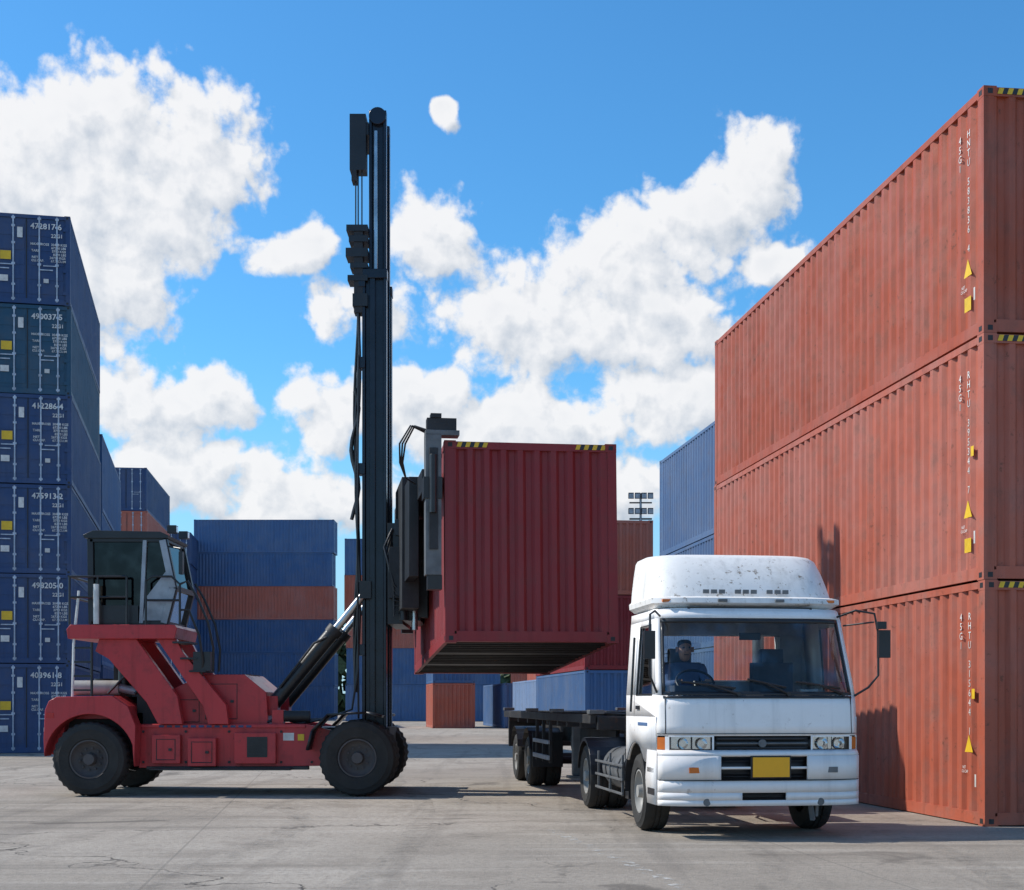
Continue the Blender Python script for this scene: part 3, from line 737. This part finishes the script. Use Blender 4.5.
for z in(3.1,3.42): rail([(-2.44,-1.22,z),(-1.55,-1.22,z)])
for xx in(-2.44,-2.0,-1.55): rail([(xx,-1.22,2.67),(xx,-1.22,3.42)])
rail([(-2.44,-1.22,3.42),(-2.44,.2,3.42)]);rail([(-2.44,-1.22,3.1),(-2.44,.2,3.1)]);rail([(-2.44,.2,2.67),(-2.44,.2,3.42)])
rail([(-1.25,-1.23,2.67),(-1.25,-1.23,3.35),(-1.15,-1.23,3.42),(-.85,-1.23,3.42),(-.72,-1.23,3.3),(-.72,-1.23,2.67)])
rail([(-1.25,-1.23,3.05),(-.72,-1.23,3.05)])
rail([(-.72,-1.23,3.3),(-.60,-1.23,3.35),(-.45,-1.23,3.1),(-.28,-1.23,2.7),(-.2,-1.22,2.3),(-.22,-1.15,1.95)])
rail([(-.72,-1.23,2.9),(-.58,-1.23,2.9),(-.42,-1.23,2.5),(-.36,-1.22,2.1),(-.40,-1.15,1.9)])
rail([(-.60,-.7,3.35),(-.45,-.7,3.1),(-.28,-.7,2.7),(-.2,-.7,2.3),(-.22,-.7,1.95)])
rail([(-2.02,-1.24,2.68),(-2.02,-1.24,3.3)],mWhiteTxt,.045)
for k,(xx,z) in enumerate([(-.72,2.4),(-.6,2.15),(-.46,1.95)]): mb.box(xx-.12,xx+.14,-1.22,-.6,z-.02,z+.01,mDarkSteel)
mb.box(-.52,-.25,-1.2,-.95,1.95,2.25,mBlack)
mb.build('handrails_and_steps',hd)
mb=MB()
for s in(-1,1):
    y=s*.58
    mb.cyl((.62,y,1.42),(1.62,y,2.63),.115,mBlack,20);mb.cyl((1.60,y,2.60),(2.12,y,3.24),.065,mSilver,16)
    mb.cyl((1.56,y,2.55),(1.64,y,2.65),.135,mDarkSteel,20)
    mb.box(.48,.72,y-.14,y+.14,1.25,1.56,mRed);mb.box(2.02,2.2,y-.1,y+.1,3.12,3.40,mBlack)
    mb.tube([(.75,y-.12,1.7),(1.3,y-.14,2.4),(1.5,y-.12,2.5)],.02,mBlack)
mb.build('tilt_cylinders',hd)
mb=MB()
def ibeam(x0,x1,yc,z0,z1,hw=.10,fl=.05,m=mMast):
    mb.box(x0,x0+fl,yc-hw,yc+hw,z0,z1,m);mb.box(x1-fl,x1,yc-hw,yc+hw,z0,z1,m);mb.box(x0+fl,x1-fl,yc-.03,yc+.03,z0,z1,m)
for s in(-1,1):
    ibeam(2.05,2.44,s*.50,.36,8.35,.09)
    a,b=sorted((s*.50+s*.03,s*.50+s*.085));mb.box(2.17,2.26,a,b,.4,8.3,mMast)
    ibeam(2.14,2.42,s*.32,.8,11.02,.075)
    a,b=sorted((s*.32+s*.032,s*.32+s*.07));mb.box(2.22,2.28,a,b,8.4,10.7,mSilver)
    mb.cyl((2.22,s*.19,.5),(2.22,s*.19,6.3),.085,mBlack,18);mb.cyl((2.22,s*.19,6.3),(2.22,s*.19,10.7),.06,mSilver,16)
    for z in(.5,2.3,3.3,5.2,6.9,8.2): mb.box(1.99,2.10,s*.50-.11,s*.50+.11,z-.09,z+.09,mMast)
    mb.box(2.06,2.45,s*.50-.11,s*.50+.11,8.25,8.40,mMast)
    mb.cyl((2.28,s*.32-.11,10.92),(2.28,s*.32+.11,10.92),.14,mMast,24)
for z in(.5,2.4,4.4,6.4,8.2): mb.box(2.04,2.12,-.40,.40,z-.1,z+.1,mMast)
for z in(6.9,8.9,10.9): mb.box(2.14,2.2,-.24,.24,z-.08,z+.08,mMast)
for yy in(-.1,.1): mb.box(2.30,2.34,yy-.03,yy+.03,3.0,10.8,mDarkSteel)
mb.build('mast',hd,bevel=.008)
mb=MB()
mb.box(1.84,2.10,-.5,-.2,10.02,10.92,mBlack);mb.box(1.9,2.14,-.46,.4,10.6,10.8,mBlack)
mb.box(1.87,1.95,-.5,-.25,9.85,10.02,mDarkSteel)
for xx in(1.93,1.97,2.03): mb.tube([(xx,-.42,10.1),(xx,-.42,8.0)],.012,mBlack,6)
for z,x0,hh in((9.05,1.80,.10),(8.88,1.84,.10),(8.66,1.79,.14),(8.45,1.86,.08),(8.25,1.82,.09),(7.9,1.9,.2)):
    mb.box(x0,2.14,-.62,-.25,z-hh/2,z+hh/2,mBlack)
mb.box(1.92,2.06,-.6,-.35,7.7,9.0,mDarkSteel)
for j in range(3):
    pts=[(1.98-.02*j+.035*math.sin(k*.55+j),-.56+.07*j,7.7-k*.32) for k in range(20)]
    mb.tube(pts,.022,mBlack,8)
for j in range(2):
    mb.tube([(1.93-.03*j+.06*math.sin(k*.8),-.5+.2*j,6.5-k*.16) for k in range(14)],.03,mBlack,8)
mb.tube([(2.0,-.65,1.2),(1.98,-.65,4.0),(2.0,-.65,7.0)],.016,mBlack)
mb.build('mast_hoses',hd)
mb=MB()
mb.box(2.48,2.72,-.85,.85,2.7,4.3,mBlack)
mb.box(2.70,3.05,-.75,.75,3.55,3.85,mDarkSteel);mb.box(2.70,3.0,-.9,.9,2.75,3.0,mBlack);mb.box(2.7,3.12,-.95,-.7,2.8,4.1,mBlack)
mb.box(2.52,2.9,-1.05,-.855,3.1,3.9,mDarkSteel)
mb.cyl((2.75,-1.0,2.75),(2.75,-1.0,4.25),.07,mBlack,14);mb.cyl((2.92,-.98,2.6),(2.92,-.98,3.6),.05,mSilver,12)
mb.box(2.6,3.05,-.9,-.6,4.1,4.35,mBlack)
for k in range(7):
    mb.tube([(2.56,-.9+.05*k,4.2),(2.44+.03*k,-1.0,3.9-.1*k),(2.6,-1.05,3.3-.08*k),(2.9,-1.0,3.0)],.02,mBlack)
for k in range(4): mb.cyl((2.7+.1*k,-1.06,3.2+.2*k),(2.7+.1*k,-.95,3.2+.2*k),.08,mDarkSteel,14)
mb.build('carriage',hd,bevel=.01)
sp=empty('spreader',(-.92+4.45,20.0-23.8,0),(0,0,R(7.9)));sp.parent=hd
mb=MB()
mb.box(-.30,-.06,.3,5.8,4.40,4.72,mBlack);mb.box(-.42,-.28,1.2,4.9,3.3,4.75,mBlack);mb.box(-.46,-.2,2.2,3.9,2.9,4.9,mDarkSteel)
for y,dz in((.02,0.07),(5.78,-.26)):
    mb.box(-.27,-.05,y,y+.28,3.15+dz,5.10+dz,mGreySteel);mb.box(-.27,.20,y,y+.26,5.08+dz,5.15+dz,mGreySteel)
    mb.box(-.25,.16,y+.02,y+.22,5.15+dz,5.32+dz,mDarkSteel);mb.box(-.2,-.05,y+.0,y+.18,5.32+dz,5.38+dz,mDarkSteel)
    mb.box(-.22,-.10,y-.03,y+.02,3.5+dz,4.9+dz,mDarkSteel)
    mb.cyl((-.17,y-.05,4.0+dz),(-.17,y-.05,4.8+dz),.05,mBlack,12)
    mb.box(-.30,-.04,y-.02,y+.30,4.2+dz,4.5+dz,mBlack);mb.box(-.24,-.04,y+.02,y+.24,2.95+dz,3.15+dz,mBlack)
for k in range(3):
    mb.tube([(-.25,.2+.1*k,5.25),(-.40-.03*k,.3,5.32),(-.52-.04*k,.5,5.1),(-.55-.02*k,.6,4.85),(-.50,.7,4.65),(-.35,.9,4.6)],.014,mBlack)
mb.build('spreader_frame',sp,bevel=.01)

# ---------------------------------------------------------------- light tower
lt=empty('floodlight_tower',(12.6,142,0))
mb=MB();mb.cyl((0,0,0),(0,0,19.5),.28,mSilverDull,12,.14);mb.box(-1.1,1.1,-.1,.1,19.4,19.55,mDarkSteel);mb.box(-1.1,1.1,-.1,.1,21.0,21.12,mDarkSteel)
mb.cyl((0,0,19.5),(0,0,22),.12,mSilverDull,8)
for z in(19.9,21.4):
    for x in(-.95,-.32,.32,.95):
        mb.prism([(-.35,z),(-.25,z+.62),(.1,z+.55),(.15,z+.1)],'x',x-.26,x+.26,mDarkSteel)
        mb.box(x-.22,x+.22,-.40,-.36,z+.06,z+.5,mSilverDull)
mb.build('tower',lt)

# ---------------------------------------------------------------- distant trees
mb=MB()
rr=random.Random(3)
for i in range(9000):
    X=rr.uniform(-120,150);hmax=7.5+2.5*math.sin(X*.21)+1.8*math.sin(X*.57+1)
    z=rr.uniform(.02,1)*hmax;Y=190+rr.uniform(-4,4)+ (hmax-z)*-.2
    s=rr.uniform(.7,1.6);q=Euler((rr.uniform(0,6),rr.uniform(0,6),rr.uniform(0,6))).to_matrix();c=Vector((X,Y,z))
    mb.face([c+q@Vector(p)*s for p in((-1,-.6,0),(1,-.5,.2),(.8,.7,0),(-.7,.6,-.2))],mLeaf)
mb.build('distant_tree_line')

# ---------------------------------------------------------------- ground
g=MB()
mG,nt,b=newmat('concrete_yard')
tc=nt.nodes.new('ShaderNodeTexCoord').outputs['Object']
n1=noise(nt,tc,.12,4,.6,dim='2D');n2=noise(nt,tc,.9,6,.68,dim='2D');n3=noise(nt,tc,14,6,.75,dim='2D');n5=noise(nt,tc,70,3,.7,dim='2D')
c=mixc(nt,ramp(nt,n1,.36,.64),(.31,.268,.222),(.40,.352,.298))
c=mixc(nt,ramp(nt,n2,.45,.68,0,.65),c,(.25,.215,.178))
sc=vmth(nt,'MULTIPLY',tc,(.25,2.2,1.0))
c=mixc(nt,ramp(nt,noise(nt,sc,.8,5,.65,dim='2D'),.52,.70,0,.5),c,(.45,.40,.345))
sc=vmth(nt,'MULTIPLY',tc,(2.4,.12,1.0))
c=mixc(nt,ramp(nt,noise(nt,sc,.7,5,.6,dim='2D'),.54,.72,0,.38),c,(.16,.14,.12))
sc=vmth(nt,'MULTIPLY',tc,(.10,1.9,1.0))
c=mixc(nt,ramp(nt,noise(nt,sc,.9,5,.6,dim='2D'),.55,.70,0,.35),c,(.16,.14,.12))
c=mixc(nt,ramp(nt,n3,.42,.72,0,.55),c,(.18,.155,.13))
c=mixc(nt,ramp(nt,n5,.52,.72,0,.5),c,(.50,.46,.41))
c=mixc(nt,ramp(nt,noise(nt,tc,.55,5,.62,.6,dim='2D'),.62,.72,0,.55),c,(.09,.078,.068))
vo=nt.nodes.new('ShaderNodeTexVoronoi');vo.voronoi_dimensions='2D';vo.feature='DISTANCE_TO_EDGE';vo.inputs['Scale'].default_value=.16
nn=nt.nodes.new('ShaderNodeTexNoise');nn.noise_dimensions='2D';nn.inputs['Scale'].default_value=1.1;nn.inputs['Detail'].default_value=5;nt.links.new(tc,nn.inputs['Vector'])
nt.links.new(vmth(nt,'MULTIPLY_ADD',nn.outputs['Color'],(1.6,1.6,0),tc),vo.inputs['Vector'])
crk=mth(nt,'MULTIPLY',ramp(nt,vo.outputs['Distance'],.0,.006,1,0),ramp(nt,n1,.36,.55,0,.9))
c=mixc(nt,crk,c,(.08,.07,.06))
br=nt.nodes.new('ShaderNodeTexBrick');br.offset=0;br.inputs['Scale'].default_value=1.0;br.inputs['Brick Width'].default_value=6.0;br.inputs['Row Height'].default_value=4.5;br.inputs['Mortar Size'].default_value=.014;br.inputs['Mortar Smooth'].default_value=.3
mp=nt.nodes.new('ShaderNodeMapping');mp.inputs['Rotation'].default_value=(0,0,R(-7));mp.inputs['Location'].default_value=(1.5,.8,0)
nt.links.new(tc,mp.inputs[0]);nt.links.new(mp.outputs[0],br.inputs['Vector'])
c=mixc(nt,mth(nt,'MULTIPLY',br.outputs['Fac'],.35),c,(.12,.11,.10))
nt.links.new(c,b.inputs['Base Color']);b.inputs['Roughness'].default_value=.9;b.inputs['Specular IOR Level'].default_value=.2
bn=nt.nodes.new('ShaderNodeBump');bn.inputs['Strength'].default_value=.6;bn.inputs['Distance'].default_value=.025
h=mth(nt,'ADD',n3,mth(nt,'MULTIPLY',n5,.5));h=mth(nt,'SUBTRACT',h,mth(nt,'MULTIPLY',crk,.8))
nt.links.new(h,bn.inputs['Height']);nt.links.new(bn.outputs[0],b.inputs['Normal'])
g.face([(-2000,-500,0),(2000,-500,0),(2000,3500,0),(-2000,3500,0)],mG)
g.build('ground')
def wornmat(name,col,a,b_,scale,mx_=1.0):
    m,nt,b=newmat(name)
    tc=nt.nodes.new('ShaderNodeTexCoord').outputs['Object']
    wn=ramp(nt,noise(nt,tc,scale,7,.75),a,b_,0,mx_)
    tr=nt.nodes.new('ShaderNodeBsdfTransparent');mx=nt.nodes.new('ShaderNodeMixShader')
    b.inputs['Base Color'].default_value=(*col,1);b.inputs['Roughness'].default_value=.8
    nt.links.new(wn,mx.inputs[0]);nt.links.new(tr.outputs[0],mx.inputs[1]);nt.links.new(b.outputs[0],mx.inputs[2])
    nt.links.new(mx.outputs[0],nt.nodes['Material Output'].inputs[0]);return m
mL=wornmat('worn_line_paint',(.55,.53,.49),.50,.62,6,.8)
g=MB()
p0=Vector((.45,16.6,.004));p1=Vector((1.35,11.3,.004));d=(p1-p0).normalized();s=Vector((d.y,-d.x,0))*.07
g.face([p0-s,p1-s,p1+s,p0+s],mL);g.build('painted_line')
mT=wornmat('tyre_mark_rubber',(.09,.08,.07),.42,.75,3.5,.34)
g=MB()
def track(pts,w,z):
    P=[Vector((a,b_,z)) for a,b_ in pts];Q=[]
    for i in range(len(P)-1):
        p_1=P[max(i-1,0)];p0=P[i];p1=P[i+1];p2=P[min(i+2,len(P)-1)]
        for k in range(10):
            t=k/10;Q.append(.5*((2*p0)+(-p_1+p1)*t+(2*p_1-5*p0+4*p1-p2)*t*t+(-p_1+3*p0-3*p1+p2)*t**3))
    Q.append(P[-1]);v=[];n=len(Q)
    for i in range(n):
        d=(Q[min(i+1,n-1)]-Q[max(i-1,0)]).normalized();s=Vector((d.y,-d.x,0))*w/2;v+=[Q[i]-s,Q[i]+s]
    for q in v:q.z=z
    g.add(v,[(2*i,2*i+1,2*i+3,2*i+2) for i in range(n-1)],mT)
tr_=[([(-14,19.5),(-8,20.6),(-3,21.2),(2,20.2),(6,17)],.34),([(-12,15),(-6,17.6),(-1,18.6),(4,21),(3.5,30)],.30),([(-12,16.9),(-6,19.4),(-1,20.5),(2.4,22.8),(1.9,30)],.30),
 ([(-6.5,23.5),(-3,19.5),(-2.6,14),(-3.4,9)],.34),([(1.0,28),(1.9,20),(2.4,14),(1.5,9)],.26),([(2.9,28),(3.7,20),(4.2,14),(3.4,9)],.26),
 ([(-4,40),(-3.2,30),(-1.4,22),(-1.1,13),(-2,8)],.28),([(-16,27),(-9,25.5),(-3,26.5),(3,30)],.36)]
for i,(p,w_) in enumerate(tr_): track(p,w_,.008+.003*i)
g.build('tyre_marks')

# ---------------------------------------------------------------- world
w=bpy.data.worlds.new('World');scene.world=w;w.use_nodes=True;nt=w.node_tree
bg=nt.nodes['Background']
sky=nt.nodes.new('ShaderNodeTexSky');sky.sky_type='NISHITA';sky.sun_disc=False
SE=44.0;AZ=-79.0
sky.sun_elevation=R(SE);sky.sun_rotation=R(AZ%360);sky.air_density=1.0;sky.dust_density=.4;sky.ozone_density=2.0
dirv=nt.nodes.new('ShaderNodeTexCoord').outputs['Generated']
sx=nt.nodes.new('ShaderNodeSeparateXYZ');nt.links.new(dirv,sx.inputs[0])
az=mth(nt,'MULTIPLY',mth(nt,'ARCTAN2',sx.outputs[0],sx.outputs[1]),57.2958)
el=mth(nt,'MULTIPLY',mth(nt,'ARCSINE',sx.outputs[2]),57.2958)
cb=nt.nodes.new('ShaderNodeCombineXYZ');nt.links.new(az,cb.inputs[0]);nt.links.new(el,cb.inputs[1])
def ae(x,y):
    u=(x-512)/1450;v=(703-y)/1450
    a=math.atan(u);return math.degrees(a),math.degrees(math.atan(v*math.cos(a)))
C=[(30,165,105,70),(100,108,55,48),(185,152,72,64),(125,215,110,66),(95,285,75,55),
 (155,408,62,44),(215,400,40,28),(165,478,100,34),(297,247,38,28),(435,235,44,42),(355,305,56,28),
 (750,178,50,46),(700,228,74,48),(625,264,72,52),(540,320,108,55),(650,328,96,50),
 (335,408,50,36),(285,500,82,44),(425,408,72,46),(530,425,110,44),(675,398,90,44),(782,268,46,18),(540,490,170,38),
 (-60,300,90,110),(1100,420,90,60),(440,114,17,16)]
grp=bpy.data.node_groups.new('cloud_density','ShaderNodeTree')
grp.interface.new_socket('P',in_out='INPUT',socket_type='NodeSocketVector')
grp.interface.new_socket('D',in_out='OUTPUT',socket_type='NodeSocketFloat')
gi=grp.nodes.new('NodeGroupInput');go=grp.nodes.new('NodeGroupOutput');P=gi.outputs[0]
nz=grp.nodes.new('ShaderNodeTexNoise');nz.noise_dimensions='2D';nz.inputs['Scale'].default_value=.45;nz.inputs['Detail'].default_value=2;grp.links.new(P,nz.inputs['Vector'])
Pw=vmth(grp,'ADD',P,vmth(grp,'MULTIPLY',vmth(grp,'SUBTRACT',nz.outputs['Color'],(.5,.5,.5)),(1.9,1.6,0)))
cur=None
for x,y,rx,ry in C:
    a,e=ae(x,y);ra=rx/25.3*1.10;re=ry/25.3*1.10
    q=vmth(grp,'MULTIPLY_ADD',Pw,(1/ra,1/re,0),(-a/ra,-e/re,0));l=vmth(grp,'LENGTH',q)
    if cur is None: cur=l
    else: cur=mth(grp,'SMOOTH_MIN',cur,l,.15)
D=mth(grp,'SUBTRACT',1.0,cur)
D=mth(grp,'MINIMUM',D,.6)
fb=noise(grp,P,.55,8,.60,dim='2D')
def vor(sc_):
    vv=grp.nodes.new('ShaderNodeTexVoronoi');vv.voronoi_dimensions='2D';vv.feature='F1';vv.inputs['Scale'].default_value=sc_
    grp.links.new(Pw,vv.inputs['Vector']);return vv.outputs['Distance']
D=mth(grp,'ADD',D,mth(grp,'MULTIPLY',mth(grp,'SUBTRACT',fb,.5),1.30))
D=mth(grp,'ADD',D,mth(grp,'MULTIPLY',mth(grp,'SUBTRACT',.42,vor(.75)),.32))
D=mth(grp,'ADD',D,mth(grp,'MULTIPLY',mth(grp,'SUBTRACT',.42,vor(2.0)),.17))
grp.links.new(D,go.inputs[0])
def dens(vec):
    n=nt.nodes.new('ShaderNodeGroup');n.node_tree=grp;nt.links.new(vec,n.inputs[0]);return n.outputs[0]
D0=dens(cb.outputs[0]);D1=dens(vmth(nt,'ADD',cb.outputs[0],(-.6,.8,0)))
alpha=ramp(nt,D0,-.10,.30)
lit=mth(nt,'MULTIPLY_ADD',mth(nt,'SUBTRACT',D0,D1),1.05,.78,clamp=True)
thick=ramp(nt,D0,.45,1.1,0,.14)
lit=mth(nt,'SUBTRACT',lit,thick,clamp=True)
gen=ramp(nt,noise(nt,vmth(nt,'MULTIPLY',dirv,(1,1,2.2)),2.6,5,.58),.50,.66)
away=mth(nt,'MAXIMUM',ramp(nt,mth(nt,'ABSOLUTE',az),30,42),ramp(nt,el,32,42))
alpha=mth(nt,'MAXIMUM',alpha,mth(nt,'MULTIPLY',gen,mth(nt,'MULTIPLY',away,.8)))
ccol=mixc(nt,lit,(.50,.58,.68),(1.0,1.0,1.0))
STR=.12
hs=nt.nodes.new('ShaderNodeHueSaturation');hs.inputs['Saturation'].default_value=1.15;hs.inputs['Value'].default_value=1.0
nt.links.new(sky.outputs[0],hs.inputs['Color'])
skc=vmth(nt,'MULTIPLY',hs.outputs[0],(.72,1.34,1.58))
skc=mixc(nt,ramp(nt,el,0,14,.75,0),skc,(.42/STR,.64/STR,.85/STR))
cl=vmth(nt,'MULTIPLY',ccol,(.93/STR,.93/STR,.94/STR))
fin=mixc(nt,mth(nt,'MULTIPLY',alpha,.97),skc,cl)
nt.links.new(fin,bg.inputs[0]);bg.inputs[1].default_value=STR
w.cycles.sampling_method='NONE'

# ---------------------------------------------------------------- sun
sd=bpy.data.lights.new('sun','SUN');sd.energy=4.7;sd.angle=R(.5);sd.color=(1,.94,.85)
so=bpy.data.objects.new('sun',sd);COL.objects.link(so)
ce=math.cos(R(SE));sv=Vector((math.sin(R(AZ))*ce,math.cos(R(AZ))*ce,math.sin(R(SE))))
so.rotation_euler=(-sv).to_track_quat('-Z','Y').to_euler();so.location=(-20,10,30)

# ---------------------------------------------------------------- camera
cam=bpy.data.cameras.new('camera');co=bpy.data.objects.new('camera',cam);COL.objects.link(co)
co.location=(0,0,1.45);co.rotation_euler=(R(90),0,0)
cam.sensor_width=36;cam.lens=1450/1024*36;cam.shift_y=(703-445)/1024;cam.clip_end=6000
scene.camera=co
